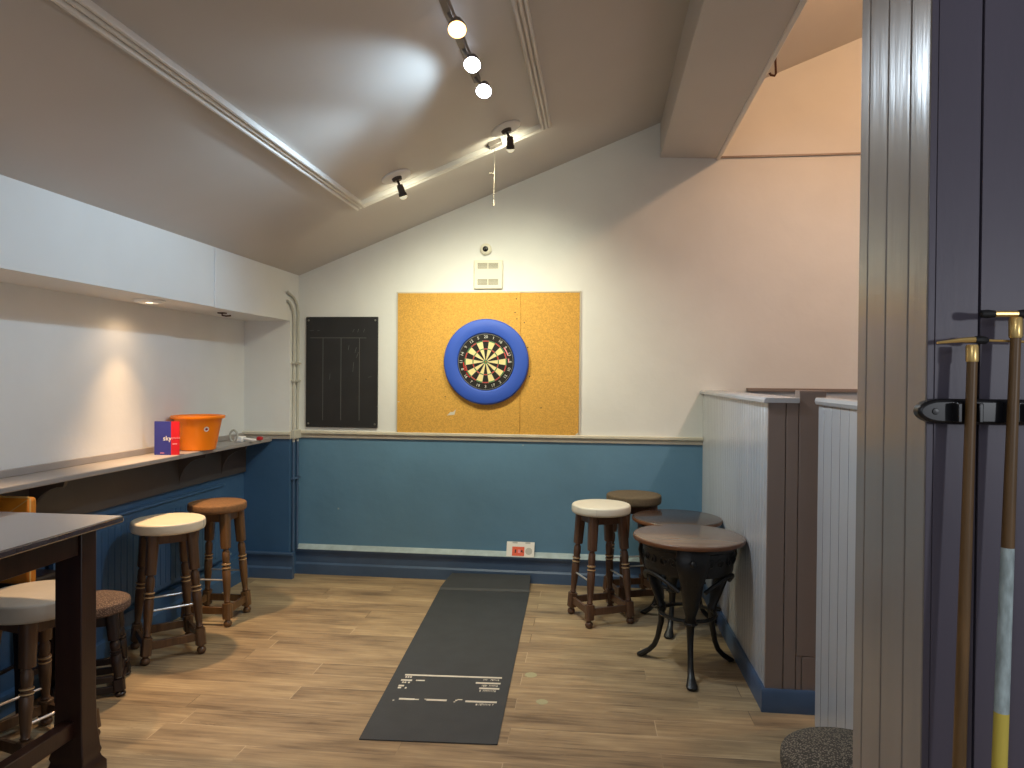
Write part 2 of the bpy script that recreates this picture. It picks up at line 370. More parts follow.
# ceiling mouldings: reeded profile, laid on the slope
u_ = Vector((1,0,SL)).normalized(); n_ = Vector((SL,0,-1)).normalized()
PROF = [(-.036,0),(-.036,.022),(-.030,.030),(-.022,.030),(-.017,.024),(-.013,.010),(-.009,.020),(-.003,.026),(.003,.026),(.009,.020),(.013,.010),(.017,.024),(.022,.030),(.030,.030),(.036,.022),(.036,0)]
def mould_y(x, y0, y1, i, label):
    c = Vector((x,0,zc(x))); mb = MB()
    mb.rings([[c+u_*a+n_*h+Vector((0,y,0)) for a, h in PROF] for y in (y0, y1)])
    struct(mb.build('trim_%d' % i, 'ceil_trim', smooth=50), label, 'moulding')
mould_y(-1.638, .4, 4.782, 4, 'long reeded moulding on the left of the ceiling')
mould_y(-.368, .4, 4.782, 5, 'reeded moulding on the right of the ceiling panel')
mb = MB(); mb.rings([[Vector((x,4.746-a,zc(x)))+n_*h for a, h in PROF] for x in (-1.603, -.403)])
struct(mb.build('trim_6', 'ceil_trim', smooth=50), 'short reeded moulding across the far end of the ceiling panel', 'moulding')

# dado rail on back wall and pier
def rail_prof(y):   # (y,z)
    return [(y,1.128),(y-.012,1.128),(y-.016,1.134),(y-.016,1.150),(y-.010,1.154),(y-.026,1.160),(y-.032,1.166),(y-.032,1.182),(y-.026,1.187),(y,1.187)]
struct(MB().prism(rail_prof(D), 'x', XS, .805).build('trim_7', 'cream_rail'), 'cream dado rail along the back wall', 'rail')
struct(MB().prism(rail_prof(5.58), 'x', XW, XS+.012).build('trim_8', 'cream_rail'), 'cream dado rail across the corner pier', 'rail')

# skirting / plinth
def plinth_prof(y, s=-1):
    return [(y,0),(y+s*.046,0),(y+s*.046,.082),(y+s*.030,.096),(y+s*.030,.188),(y+s*.050,.192),(y+s*.050,.206),(y,.206)]
struct(MB().prism(plinth_prof(D), 'x', XS, .81).build('baseboard_back', 'blue_dk'), 'stepped navy skirting along the back wall', 'skirting')
struct(MB().prism([(D,.2065),(D-.054,.2065),(D-.054,.210),(D,.241)], 'x', XS+.012, .81).build('trim_9', 'ledge'), 'dusty pale ledge on top of the back skirting', 'ledge')
struct(MB().prism(plinth_prof(5.58), 'x', XW, XS+.046).build('baseboard_pier', 'blue_dk'), 'stepped navy skirting around the corner pier', 'skirting')
struct(MB().prism([(XW,0),(XW+.07,0),(XW+.07,.10),(XW+.055,.115),(XW+.055,.2),(XW,.2)], 'y', YB, 5.53).build('baseboard_left', 'navy'), 'stepped blue skirting along the left wall', 'skirting')

# thin trunking line on the right part of the back wall
struct(MB().box(.90, XR, D-.016, D, 3.352, 3.366).build('trim_10', 'taupe'), 'thin dark conduit line on the wall right of the beam', 'conduit')

# ------------------------------------------------------------------ booth partition
XA = .81; YA = 3.71
mb = MB(); w = .062; y = YA
while y < D-.03:
    y1 = min(y+w, D); mb.box(XA, XA+.02, y+.0028, y1-.0028, 0, 1.53); y += w
pa = struct(mb.build('wall_partition', 'grey', bevel=.0018, seg=1), 'grey grooved half height booth partition beside the tables', 'partition')
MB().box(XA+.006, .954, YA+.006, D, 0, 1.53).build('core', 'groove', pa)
mb = MB()
mb.box(.81, .893, YA-.02, YA, 0, 1.53).box(.897, .954, YA-.02, YA, 0, 1.53)
mb.build('end_boards', 'taupe', pa, bevel=.002)
mb = MB(); mb.box(.958, 1.085, YA-.02, YA+.06, .28, 1.592).box(.985, 1.085, YA-.02, YA, 0, .276).box(.958, .981, YA-.02, YA, 0, .276)
mb.build('end_post', 'taupe', pa, bevel=.002)
mb = MB(); mb.prism([(.785,1.53),(.785,1.546),(.795,1.557),(.956,1.557),(.956,1.53)], 'y', YA-.035, D)
mb.build('cap', 'grey', pa, bevel=.002)
struct(MB().prism([(XA,0),(XA-.02,0),(XA-.02,.1),(XA-.012,.112),(XA,.112)], 'y', YA-.02, D-.06).build('baseboard_partition', 'blue_dk'), 'navy skirting along the booth partition', 'skirting')
struct(MB().prism([(YA-.02,0),(YA-.042,0),(YA-.042,.1),(YA-.034,.112),(YA-.02,.112)], 'x', XA-.022, 1.085).build('baseboard_end', 'blue_dk'), 'navy skirting across the end of the booth partition', 'skirting')
for o_ in [o for o in COL.objects if o.name in ('wall_partition', 'baseboard_partition', 'baseboard_end')]:
    rz = Matrix.Rotation(.0135, 4, 'Z'); p_ = Vector((.806, D, 0))
    o_.matrix_world = Matrix.Translation(p_) @ rz @ Matrix.Translation(-Vector((XA, D, 0)))
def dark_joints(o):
    # groove shade put into the colour: dark material on board edges inside the joints
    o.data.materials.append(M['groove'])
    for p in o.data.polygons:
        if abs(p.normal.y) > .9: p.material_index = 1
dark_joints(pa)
# second booth panel, nearer
XB = 1.035; mb = MB(); y = 1.9; w = .112; ye = 3.565
ys = [ye]
while ys[-1]-w > 1.85: ys.append(ys[-1]-(w if len(ys) > 1 else .085))
for a, b in zip(ys[:-1], ys[1:]): mb.box(XB, XB+.02, b+.0024, a-.0024, 0, 1.535)
pb = struct(mb.build('wall_booth', 'grey', bevel=.0006, seg=1), 'grey grooved booth panel just left of the big pillar', 'partition')
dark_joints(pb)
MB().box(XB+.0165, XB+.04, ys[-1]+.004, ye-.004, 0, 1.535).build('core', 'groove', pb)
MB().prism([(XB-.012,1.528),(XB-.018,1.545),(XB-.012,1.562),(XB+.06,1.562),(XB+.06,1.528)], 'y', ys[-1], ye+.004).build('cap', 'grey', pb, bevel=.003)
# panelled back of the booth on the back wall
bp = struct(MB().box(1.15, XR, D-.03, D, 0, 1.55).build('wall_booth_back', 'grey'), 'grey panelling on the back wall behind the booth', 'partition')
MB().box(1.13, XR, D-.05, D, 1.55, 1.577).build('cap', 'taupe', bp, bevel=.003)

# ------------------------------------------------------------------ pillar
XP, YP0, YP1 = .593, 1.395, 1.752
pl = struct(MB().box(XP+.008, 1.9, YP0+.008, YP1, 0, zc(XP)-.0).build('wall_pillar', 'groove'), 'big boarded pillar on the right carrying the cue rests', 'pillar')
mb = MB(); ys = [YP0, YP0+.085, YP0+.195, YP0+.300, YP1]
for a, b in zip(ys[:-1], ys[1:]): mb.box(XP, XP+.018, a+.0022, b-.0022, 0, zc(XP))
mb.build('side_boards', 'pillar_side', pl, bevel=.0025)
mb = MB(); xs = [XP+.012, XP+.0125, XP+.0875, XP+.2275, XP+.3675, XP+.5075, 1.9]
mb.box(XP+.0005, XP+.0120, YP0-.0016, YP0-.0002, 0, 3.65)
for a, b in zip(xs[1:-1], xs[2:]): mb.box(a+(.0005 if a < XP+.05 else .0022), b-.0022, YP0-.002, YP0+.016, 0, 3.65)
mb.build('front_boards', 'pillar_front', pl, bevel=.002)

# ------------------------------------------------------------------ wall shelf
sh = thing('wall_shelf', 'long grey wall shelf with brown apron under the soffit, carrying the orange bucket', 'shelf', (0, 0, 1.107))
MB().box(XW, -2.635, 1.2, 5.575, -.0, .03).build('shelf_board', 'shelf', sh, bevel=.006)
MB().box(XW, XW+.02, 1.2, 5.575, .03, .068).build('upstand', 'shelf', sh, bevel=.003)
MB().box(XW, XW+.022, 1.2, 5.575, -.25, 0).build('apron', 'apron', sh, bevel=.002)
for yb in (3.33, 4.64, 5.2):
    pts = [(XW+.022, 0), (-2.66, 0), (-2.67, -.03)]
    for k in range(1, 8):
        a = k/8*pi/2; pts.append((-2.67 - (.188)*sin(a)*.99, -.03 - .19*(1-cos(a))))
    pts.append((XW+.022, -.225))
    MB().prism(pts, 'y', yb-.012, yb+.012).build('bracket', 'apron', sh)

# radiator under the shelf
rd = thing('radiator', 'blue painted panel radiator low on the left wall behind the stools', 'radiator', (XW, 4.3, 0))
mb = MB()
mb.box(.02, .05, -.85, .87, .24, .80)
k = -.82
while k < .84:
    mb.box(.05, .0535, k, k+.04, .27, .745); k += .056
mb.build('panel', 'navy', rd, bevel=.006)
mb = MB().box(.008, .062, -.86, .88, .80, .815)
mb.build('top_grille', 'navy', rd, bevel=.004)
k = -.83
while k < -.2:
    MB().box(.049, .0506, k, k+.024, .765, .776).build('slot', 'blue_dk', rd); k += .05
for yy in (-.7, .72): MB().box(0, .02, yy-.02, yy+.02, .3, .74).build('wall_bracket', 'navy', rd)
MB().tube([(.04, .87, .27), (.04, .91, .27), (.05, .925, .255), (.05, .925, .21)], .009).build('supply_pipe', 'navy', rd)

# ------------------------------------------------------------------ leaflet, bucket, oddments on the shelf
ZS = 1.137
lf = thing('leaflet', 'folded blue and red leaflet standing against the orange bucket', 'leaflet', (-2.782, 4.235, ZS+.0005), radians(4))
MB().box(0, .108, 0, .0025, 0, .212).build('blue_panel', 'leaf_blue', lf)
mb = MB(); mb.prism([(.108,0),(.152,.02),(.152,.0225),(.108,.0025)], 'z', 0, .212); mb.build('red_panel', 'leaf_red', lf)
RX = Matrix.Rotation(pi/2, 4, 'X')
MB().text('sky', .042, Matrix.Translation((.084, -.0008, .104)) @ RX).build('lettering', 'paper', lf)
ry = Matrix.Rotation(math.atan2(.02, .044), 4, 'Z')
MB().text('sports', .021, Matrix.Translation((.130, .0090, .108)) @ ry @ RX).build('lettering', 'leaf_pink', lf)
MB().box(.038, .064, -.0006, 0, .010, .014).build('small_print', 'leaf_pink', lf)
mb = MB(); mb.poly([(.116,.0027,.066),(.14,.0136,.066),(.14,.0136,.073),(.116,.0027,.073)], [(0,1,2,3)]); mb.build('small_print', 'leaf_pink', lf)

bk = thing('bucket', 'round orange plastic bucket with a sticker on the wall shelf', 'bucket', (-2.704, 4.60, ZS))
mb = MB()
mb.lathe([(.001,.0),(.108,.0),(.114,.004),(.117,.02),(.152,.205),(.156,.212),(.171,.212),(.173,.216),(.173,.228),(.168,.232),(.158,.232),(.152,.226),(.146,.2),(.112,.014),(.001,.012)], n=48)
mb.build('body', 'bucket', bk)
# sticker on the camera-facing side
a0 = radians(-38); mb = MB(); mb2 = MB()
def bkp(da, z, off):
    r = .117 + (.152-.117)*(z-.02)/.185 + off; return (r*cos(a0+da), r*sin(a0+da), z)
mb.poly([bkp(.12*cos(k*pi/10), .145+.017*sin(k*pi/10), .001) for k in range(20)], [tuple(range(20))])
mb2.poly([bkp(.06*cos(k*pi/10), .145+.008*sin(k*pi/10), .002) for k in range(20)], [tuple(range(20))])
st_ = mb.build('sticker', 'sticker', bk); mb2.build('sticker_print', 'crimson', st_)
MB().tube([(.16*cos(t), .16*sin(t)*.98+.0, .216-.0*sin(t)) for t in [radians(100+10*k) for k in range(17)]], .004).build('handle', 'bucket', bk)

ad = thing('power_adapter', 'small white plug with grey cable loop at the far end of the wall shelf', 'plug', (-2.69, 5.18, ZS))
MB().box(-.045, .02, -.035, .035, 0, .042).build('plug_body', 'lamp_white', ad, bevel=.008)
mb = MB(); mb.obox((.0,-.01,.03), (.10,.03,.012), .03, .016); mb.build('strap', 'lamp_white', ad, bevel=.005)
MB().tube([(-.05+.03*cos(t), -.03, .045+.045*sin(t)) for t in [k*pi/8 for k in range(-4, 13)]], .008).build('cable', 'cord_pale', ad)
cp = MB(); cp.lathe([(.001,0),(.02,0),(.021,.003),(.021,.022),(.016,.026),(.001,.026)], (-2.635, 5.36, ZS), n=20)
for k in range(10):
    a = k*2*pi/10; cp.box(-2.635+.021*cos(a)-.002, -2.635+.021*cos(a)+.002, 5.36+.021*sin(a)-.002, 5.36+.021*sin(a)+.002, ZS+.002, ZS+.022)
tag(cp.build('bottle_cap', 'red_plastic'), 'tiny red plastic cap at the far end of the wall shelf', 'cap')

# ------------------------------------------------------------------ soffit downlight and hooks
dl = thing('downlight', 'lit warm recessed downlight under the soffit', 'ceiling light', (-2.655, 3.99, 2.087))
MB().lathe([(.040,.0),(.088,.0),(.090,-.006),(.082,-.014),(.050,-.020),(.040,-.012)], n=32).build('bezel', 'lamp_white', dl)
MB().lathe([(.001,-.017),(.02,-.016),(.038,-.010),(.039,-.001),(.001,-.001)], n=24).build('bulb', 'bulb_down', dl)
hk = MB().tube([(-2.66,4.83,2.085),(-2.66,4.83,2.068),(-2.63,4.835,2.062),(-2.60,4.84,2.066)], .006).box(-2.685,-2.635,4.81,4.85,2.079,2.087)
tag(hk.build('soffit_hook', 'hook'), 'small dark hook under the soffit right of the downlight', 'hook')
hk = MB().tube([(1.194,5.2,zc(1.194)),(1.194,5.2,zc(1.194)-.08),(1.198,5.2,zc(1.194)-.17),(1.19,5.2,zc(1.194)-.185),(1.165,5.2,zc(1.194)-.18),(1.155,5.2,zc(1.194)-.165)], .008).box(1.18,1.21,5.185,5.215,zc(1.194)-.03,zc(1.194)+.002)
tag(hk.build('ceiling_hook', 'hook'), 'rusty hook hanging from the ceiling right of the beam', 'hook')

# ------------------------------------------------------------------ pipes in the corner
def pipe(name, label, x, y, ztop, ys):
    t = thing(name, label, 'pipe', (0, 0, 0))
    up = [(x, ys, ztop), (x, ys+.03, ztop-.006), (x, ys+(y-ys)*.55, ztop-.03), (x, ys+(y-ys)*.86, ztop-.075), (x, y, ztop-.14), (x, y, 1.10)]
    MB().tube(up, .0105, n=12).build('painted_pipe', 'pipe_white', t)
    MB().tube([(x, y, 1.10), (x, y, .22), (x, y, .2075)], .0105, n=12).build('blue_pipe', 'blue_dk', t)
    return t
p1 = pipe('conduit_pipe', 'thin painted conduit pipe nearer the corner pier, left of the chalkboard', XS+.014, 5.625, 2.24, 5.50)
p2 = pipe('conduit_pipe', 'thin painted conduit pipe nearer the chalkboard, with the higher bend', XS+.014, 5.705, 2.31, 5.50)
for z, m_ in ((1.60,'pipe_white'),(1.745,'pipe_white'),(.80,'blue_dk')):
    MB().box(XS+.0005, XS+.030, 5.60, 5.735, z-.008, z+.008).build('clip', m_, p2, bevel=.002)
MB().box(XS+.0005, XS+.036, 5.60, 5.735, 1.125, 1.20).build('joint_box', 'pipe_white', p2, bevel=.006)

# ------------------------------------------------------------------ chalkboard
cb = thing('chalkboard', 'black scoring chalkboard with faint ruled lines left of the cork board', 'chalkboard', (-2.1115, D, 1.217))
MB().box(-.3075, .3075, -.018, 0, 0, .914).build('board', 'black', cb, bevel=.004)
mb = MB(); mb.box(-.27, .21, -.0186, -.018, .738, .7425); mb.build('chalk_line', 'chalk_faint', cb)
for x in (-.16, -.005, .152): MB().box(x-.0022, x+.0022, -.0186, -.018, .06, .738).build('ruled_line', 'chalk_faint', cb)
mb = MB()
for x, z, a, l in ((.12,.64,75,.05),(.135,.60,70,.05),(.06,.66,80,.04),(.24,.42,10,.03),(-.26,.80,5,.035),(-.2,.80,0,.02),(.10,.8,60,.03),(.14,.8,70,.03),(.19,.8,70,.03),(.10,.5,85,.08),(-.1,.42,85,.05)):
    d = Vector((cos(radians(a))*l/2, 0, sin(radians(a))*l/2)); c = Vector((x, -.0184, z)); mb.obox(c-d, c+d, .0006, .0028)
mb.build('chalk_scrawl', 'chalk_faint', cb)['kind'] = 'stuff'
for x in (-.285, .285):
    for z in (.03, .885):
        MB().lathe([(.001,-.022),(.007,-.021),(.009,-.018),(.001,-.018)], (x,0,z), n=12, axis='y').build('screw', 'screw', cb)

# ------------------------------------------------------------------ cork board, dartboard
ck = thing('cork_board', 'large rectangular cork backing board behind the dartboard', 'cork board', (-.898, D, 1.182))
MB().box(-.74, .27, -.018, 0, 0, 1.14).build('main_sheet', 'cork', ck, bevel=.002)
MB().box(.2715, .74, -.0175, 0, -.004, 1.138).build('side_sheet', 'cork', ck, bevel=.002)
mb = MB(); mb.box(-.752, -.741, -.012, 0, -.0, 1.145).box(.741, .752, -.012, 0, -.004, 1.145).box(-.752, .752, -.012, 0, 1.1405, 1.152); mb.build('edge_strip', 'plaster', ck)
for q in (((-.325,.148),(-.285,.152),(-.262,.155),(-.252,.198),(-.272,.178),(-.296,.176)), ((-.735,.25),(-.72,.253),(-.72,.258),(-.735,.256)), ((.705,.0),(.738,-.002),(.738,.03))):
    MB().poly_([(x, -.0188, z) for x, z in q]).build('torn_patch', 'plaster', ck)
for x, z in ((.235,1.09),(.225,.98),(.24,.93),(.345,.47),(.30,.9),(.33,.7),(-.34,.3),(.44,.22),(-.5,.44)):
    MB().sphere((x,-.018,z), .005, (1,.4,1), 8).build('dart_hole', 'groove', ck)

CX, CZ = -.902, 1.766
sr = MB()
# rounded ring
prof = [(.2285,-.019),(.337,-.019),(.343,-.026),(.345,-.04),(.340,-.056),(.330,-.061),(.240,-.061),(.231,-.057),(.2285,-.05)]
R_ = []
for r, h in prof: R_.append([(CX+r*cos(2*pi*j/72), D+h, CZ+r*sin(2*pi*j/72)) for j in range(72)])
sr.rings(R_, closed=True)
for f in sr.bm.faces: pass
so = sr.build('dartboard_surround', 'ring_blue', smooth=50)
tag(so, 'thick round blue foam surround ring around the dartboard', 'dartboard surround')

db = thing('dartboard', 'bristle dartboard with black and cream segments inside the blue ring', 'dartboard', (CX, D-.019, CZ))
MB().lathe([(.001,0),(.226,0),(.226,-.034),(.221,-.038),(.001,-.038)], n=64, axis='y').build('number_ring', 'db_black', db)
mb = MB()
RR = [.016, .099, .107, .162, .170]; sc_ = .2255/.2255
YF = -.0384
def arc(r0, r1, a0, a1, mi, n=6, y=YF):
    v = []
    for k in range(n+1):
        a = a0+(a1-a0)*k/n; v.append((r0*sin(a), y, r0*cos(a))); v.append((r1*sin(a), y, r1*cos(a)))
    fs = mb.poly(v, [(2*k, 2*k+1, 2*k+3, 2*k+2) for k in range(n)])
    for f in fs: f.material_index = mi
for k in range(20):
    a0, a1 = radians(18*k-9), radians(18*k+9); d = k % 2 == 0
    arc(.016, .099, a0, a1, 0 if d else 1); arc(.099, .107, a0, a1, 2 if d else 3)
    arc(.107, .162, a0, a1, 0 if d else 1); arc(.162, .170, a0, a1, 2 if d else 3)
for k in range(20):
    a0, a1 = radians(18*k), radians(18*k+18); arc(.0064, .016, a0, a1, 3, 2); arc(.0001, .0064, a0, a1, 2, 2)
mb.build('playing_surface', ['db_black','db_cream','db_red','db_green'], db)
mb = MB()
for k in range(20):
    a = radians(18*k+9); mb.tube([(.016*sin(a),-.039,.016*cos(a)),(.172*sin(a),-.039,.172*cos(a))], .0007, n=4)
for r in (.0064,.016,.099,.107,.162,.170):
    mb.tube([(r*sin(2*pi*k/48),-.039,r*cos(2*pi*k/48)) for k in range(49)], .0007, n=4, cap=False)
mb.build('wire_spider', 'wire', db)
MB().tube([(.222*sin(2*pi*k/60),-.0395,.222*cos(2*pi*k/60)) for k in range(61)], .0016, n=6, cap=False).build('hoop', 'wire', db)
NUM = [20,1,18,4,13,6,10,15,2,17,3,19,7,16,8,11,14,9,12,5]
for k, nn in enumerate(NUM):
    a = radians(18*k); rot = -a if not (90 < 18*k < 270) else -a+pi
    mtx = Matrix.Translation((.199*sin(a), -.039, .199*cos(a))) @ Matrix.Rotation(-rot, 4, 'Y') @ RX
    o = MB().text(str(nn), .033, mtx, .0015).build('numeral', 'numeral', db)
for r0, r1, a0, a1, m_ in ((.181,.190,52,74,'leaf_pink'), (.181,.190,82,92,'leaf_pink'), (.176,.184,246,268,'db_red'), (.176,.182,225,241,'db_red')):
    mb = MB(); arc(r0, r1, radians(a0), radians(a1), 0, y=-.0386); mb.build('printed_band', m_, db)

# ------------------------------------------------------------------ vent and sensor
vt = thing('wall_vent', 'square white slotted vent above the cork board', 'vent', (-.893, D, 2.352))
MB().box(-.118, .118, -.022, 0, 0, .232).build('cover', 'vent', vt, bevel=.008)
for x in (-.046, .042):
    for z in (.035, .165):
        mb = MB()
        for k in range(5): mb.box(x-.04, x+.04, -.0235, -.0215, z+k*.0095, z+k*.0095+.005)
        mb.build('slots', 'ventslot', vt)
sn = thing('wall_sensor', 'small round white sensor with dark eye above the vent', 'sensor', (-.915, D, 2.672))
MB().lathe([(.001,0),(.046,0),(.048,-.012),(.044,-.022),(.034,-.03),(.022,-.032),(.001,-.03)], n=32, axis='y').build('housing', 'vent', sn)
MB().lathe([(.001,-.029),(.023,-.031),(.022,-.036),(.012,-.04),(.001,-.041)], n=24, axis='y').build('lens', 'lens', sn)

# ------------------------------------------------------------------ card on the skirting ledge
cd = thing('card', 'small white card with orange print leaning on the blue wall above the skirting', 'card', (-.613, D-.0525, .2125))
def tilt(o): o.rotation_euler = (radians(-9), 0, 0); return o
cd.rotation_euler = (radians(-21), 0, radians(-1))
MB().box(-.112, .112, 0, .0015, 0, .118).build('sheet', 'paper', cd)
MB().box(-.066, .032, -.0008, 0, .006, .078).build('orange_block', 'orange_print', cd)
for q in ((-.045,-.033,.03,.056),(.004,.018,.036,.052),(.02,.026,.032,.04)): MB().box(q[0], q[1], -.0014, -.0008, q[2], q[3]).build('print_mark', 'dark_print', cd)
mb = MB(); mb.box(-.02, .0, -.0014, -.0008, .03, .056); mb.build('print_mark', 'leaf_pink', cd)
mb = MB(); mb.lathe([(.001,-.0008),(.028,-.0008),(.028,0),(.001,0)], (.068,0,.045), n=20, axis='y'); mb.build('grey_print', 'grey_print', cd)
for q in (-.066, .038): MB().box(q, q+.04, -.0008, 0, .104, .116).build('grey_print', 'grey_print', cd)

# ------------------------------------------------------------------ dart mat
TH = .006
BLp, BRp = Vector((-1.063,3.135,0)), Vector((-.436,3.173,0)); TLp, TRp = Vector((-1.222,5.41,0)), Vector((-.503,5.47,0))
TLp = Vector((-1.205,5.42,0)); TRp = Vector((-.512,5.46,0))
dm = MB()
ELp, ERp = Vector((-1.158,5.688,.058)), Vector((-.528,5.690,.066))
rows = [(BLp, BRp)] + [(BLp.lerp(TLp, k/10), BRp.lerp(TRp, k/10)) for k in range(1, 10)] + [(TLp, TRp)]
rows.append((TLp.lerp(ELp, .06)+Vector((0,0,.010)), TRp.lerp(ERp, .06)+Vector((0,0,.010))))
rows += [(TLp.lerp(ELp, t)+Vector((0,0,.012*sin(t*pi))), TRp.lerp(ERp, t)+Vector((0,0,.012*sin(t*pi)))) for t in (.3, .6)]
rows.append((ELp, ERp))
top = [[a+Vector((0,0,TH)), b+Vector((0,0,TH))] for a, b in rows]; bot = [[a+Vector((0,0,.0003)), b+Vector((0,0,.0003))] for a, b in rows]
dm.rings([[t[0], t[1], b[1], b[0]] for t, b in zip(top, bot)])
mt = thing('dart_mat', 'long black rubber throwing mat running out from the wall below the dartboard', 'mat', (0,0,0))
dm.build('rubber_sheet', 'mat', mt, smooth=20)
eR = (BRp-BLp).normalized(); eD = (TLp-BLp); 
def mp_(u, v, h=.0006):   # u 0..1 across, v distance (fraction) up the mat
    return BLp.lerp(BRp, u).lerp(TLp.lerp(TRp, u), v) + Vector((0,0,TH+h))
def bar(mb, u0, u1, v, th):
    mb.poly([mp_(u0,v-th), mp_(u1,v-th), mp_(u1,v+th), mp_(u0,v+th)], [(0,1,2,3)])
mb = MB()
for u0, u1, v, th in ((.098,.921,.308,.0042),(.715,.921,.276,.0042),(.087,.180,.278,.0042),(.212,.286,.279,.0032),(.756,.921,.2475,.0042),(.089,.135,.2475,.0042),
                     (.146,.27,.180,.0042),(.27,.306,.1795,.0025),(.349,.365,.1825,.002),(.366,.528,.180,.0042),(.677,.926,.179,.0042)):
    mb = MB(); bar(mb, u0, u1, v, th); mb.build('distance_line', 'matmark', mt)
mb = MB(); rnd = random.Random(3)
for v, u0, u1, n in ((.2945,.772,.905,11),(.262,.772,.905,11),(.2345,.765,.9,10),(.166,.79,.92,11)):
    for k in range(n):
        u = u0+(u1-u0)*k/n; wv = (u1-u0)/n*.62; hv = .0052 if k < n*.5 else .0042
        if rnd.random() < .12: continue
        q = rnd.choice((0,1,2))
        mb.poly([mp_(u,v-hv), mp_(u+wv*.35,v-hv), mp_(u+wv*.35,v+hv), mp_(u,v+hv)], [(0,1,2,3)])
        mb.poly([mp_(u+wv*.35,v+hv*(.2 if q else -1)), mp_(u+wv,v+hv*(.2 if q else -1)), mp_(u+wv,v+hv*(1 if q < 2 else .7)), mp_(u+wv*.35,v+hv*(1 if q < 2 else .7))], [(0,1,2,3)])
for v, us in ((.296,(.11,.13,.15)),(.266,(.105,.125,.155)),(.2365,(.092,.105,.15)),(.165,(.765,))):
    for u in us: bar(mb, u, u+.014, v, .004)
bar(mb, .10, .115, .172, .002); bar(mb, .595, .612, .182, .003); bar(mb, .61, .65, .186, .0022); bar(mb, .585, .60, .174, .0018)
mb.build('worn_lettering', 'matmark', mt)['kind'] = 'stuff'
for i, (x, y, r) in enumerate(((-.359,3.951,.034),(-.272,3.63,.030))):
    tag(MB().lathe([(.001,0),(r,0),(r*.98,.0012),(.001,.0014)], (x,y,.0001), n=24).build('floor_sticker', 'pale_dot'),
        ('small pale round dot on the floor right of the mat, %s' % ('the farther of two' if i == 0 else 'the nearer of two')), 'floor dot', 'pale dots beside the mat')

# ------------------------------------------------------------------ stools
LEG = [(t_, r_*(1.2 if t_ < .69 else 1.14), q_) for t_, r_, q_ in [(0,.011,0),(.008,.019,0),(.025,.0225,0),(.045,.020,0),(.055,.013,0),(.068,.014,0),(.072,.0225,1),(.205,.0225,1),(.209,.014,0),(.222,.0175,0),(.232,.014,0),
       (.30,.0175,0),(.40,.0215,0),(.49,.0225,0),(.505,.0185,0),(.512,.0235,0),(.522,.0235,0),(.528,.0185,0),(.538,.0185,0),(.545,.0235,0),(.555,.0235,0),(.562,.0175,0),(.60,.0205,0),(.655,.020,0),(.672,.0145,0),(.682,.0145,0),(.69,.0235,1),(1,.027,1)]]
RINGS = (15, 19)
def stool(label, cat, loc, rot, h, seat_r, seat_t, dome, cushion, wood, group, foot_r=.215, top_r=.145, rails=True, low=False, rail_z=.285):
    t = thing('low_stool' if low else 'bar_stool', label, cat, (loc[0], loc[1], 0), radians(rot), group)
    zs = h - seat_t - dome
    # cushion
    mb = MB(); e = min(.013, seat_t*.3)
    prof = [(.001,0),(seat_r-.012,0),(seat_r-.003,.006),(seat_r,.014),(seat_r+.001,seat_t*.5),(seat_r,seat_t-e)]
    for k in range(1, 6):
        a = k/6*pi/2; prof.append((seat_r-e*(1-cos(a)), seat_t-e+e*sin(a)))
    for k in range(0, 7):
        q = 1-k/7; prof.append(((seat_r-e)*q+.0005, seat_t+dome*(1-q*q)))
    mb.lathe(prof, (0,0,zs), n=48); c = mb.build('seat_cushion', cushion, t, smooth=60)
    if cushion in ('cream_vinyl','cream_vinyl2','grey_vinyl'):
        MB().obox((seat_r*cos(-.6)+.0005, seat_r*sin(-.6), zs+.006), (seat_r*cos(-.6)+.0005, seat_r*sin(-.6), zs+seat_t-.01), .003, .003, (1,0,0)).build('seam', 'plaster', c)
    ang = [radians(-135+90*k) for k in range(4)]
    T = [Vector((top_r*cos(a), top_r*sin(a), zs-.002)) for a in ang]; Fp = [Vector((foot_r*cos(a), foot_r*sin(a), 0)) for a in ang]
    for k in range(4):
        mb = MB(); n = 16; mb.sweep(Fp[k], T[k], LEG, n=n)
        fl = list(mb.bm.faces)
        for r in RINGS:
            for f in fl[r*n:(r+1)*n]: f.material_index = 1
        mb.build('leg', [wood, 'brass_line' if not low else wood], t, smooth=45)
    at = lambda k, z: Fp[k].lerp(T[k], z/zs)
    # seat frame boards between the leg tops
    mb = MB()
    for k in range(4):
        a, b = at(k, zs-.03), at((k+1) % 4, zs-.03); d = (b-a).normalized()
        mb.obox(a+d*.022, b-d*.022, .02, .056)
    mb.build('seat_frame', wood, t, bevel=.002)
    lz = (.098,) if not low else (.062, .150)
    for z in lz:
        for k in range(4):
            a, b = at(k, z*zs/.7), at((k+1) % 4, z*zs/.7); d = (b-a).normalized()
            MB().obox(a+d*.019, b-d*.019, .020, .046 if not low else .034).build('stretcher', wood, t, bevel=.002)
    if rails:
        for k in (0, 2):
            a, b = at(k, rail_z*zs/.7), at(k+1, rail_z*zs/.7); d = (b-a).normalized()
            MB().tube([a+d*.012, b-d*.012], .006, n=10).build('foot_rail', 'steel', t)
    return t
GT = 'tall turned-leg bar stools'; GL = 'low fabric stools'
stool('cream-topped tall wooden bar stool by the left wall, in front of the brown-topped one', 'stool', (-2.532,3.995), 44, .795, .204, .062, .007, 'cream_vinyl', 'wood', GT)
stool('brown fabric-topped tall wooden bar stool by the left wall, nearest the far corner', 'stool', (-2.545,4.57), 3, .80, .186, .055, .010, 'brown_fabric', 'wood_warm', GT, foot_r=.205, top_r=.14)
stool('ivory-topped tall red-brown bar stool left of the round pub tables', 'stool', (.022,4.95), -65, .79, .200, .06, .004, 'cream_vinyl2', 'wood_red', GT)
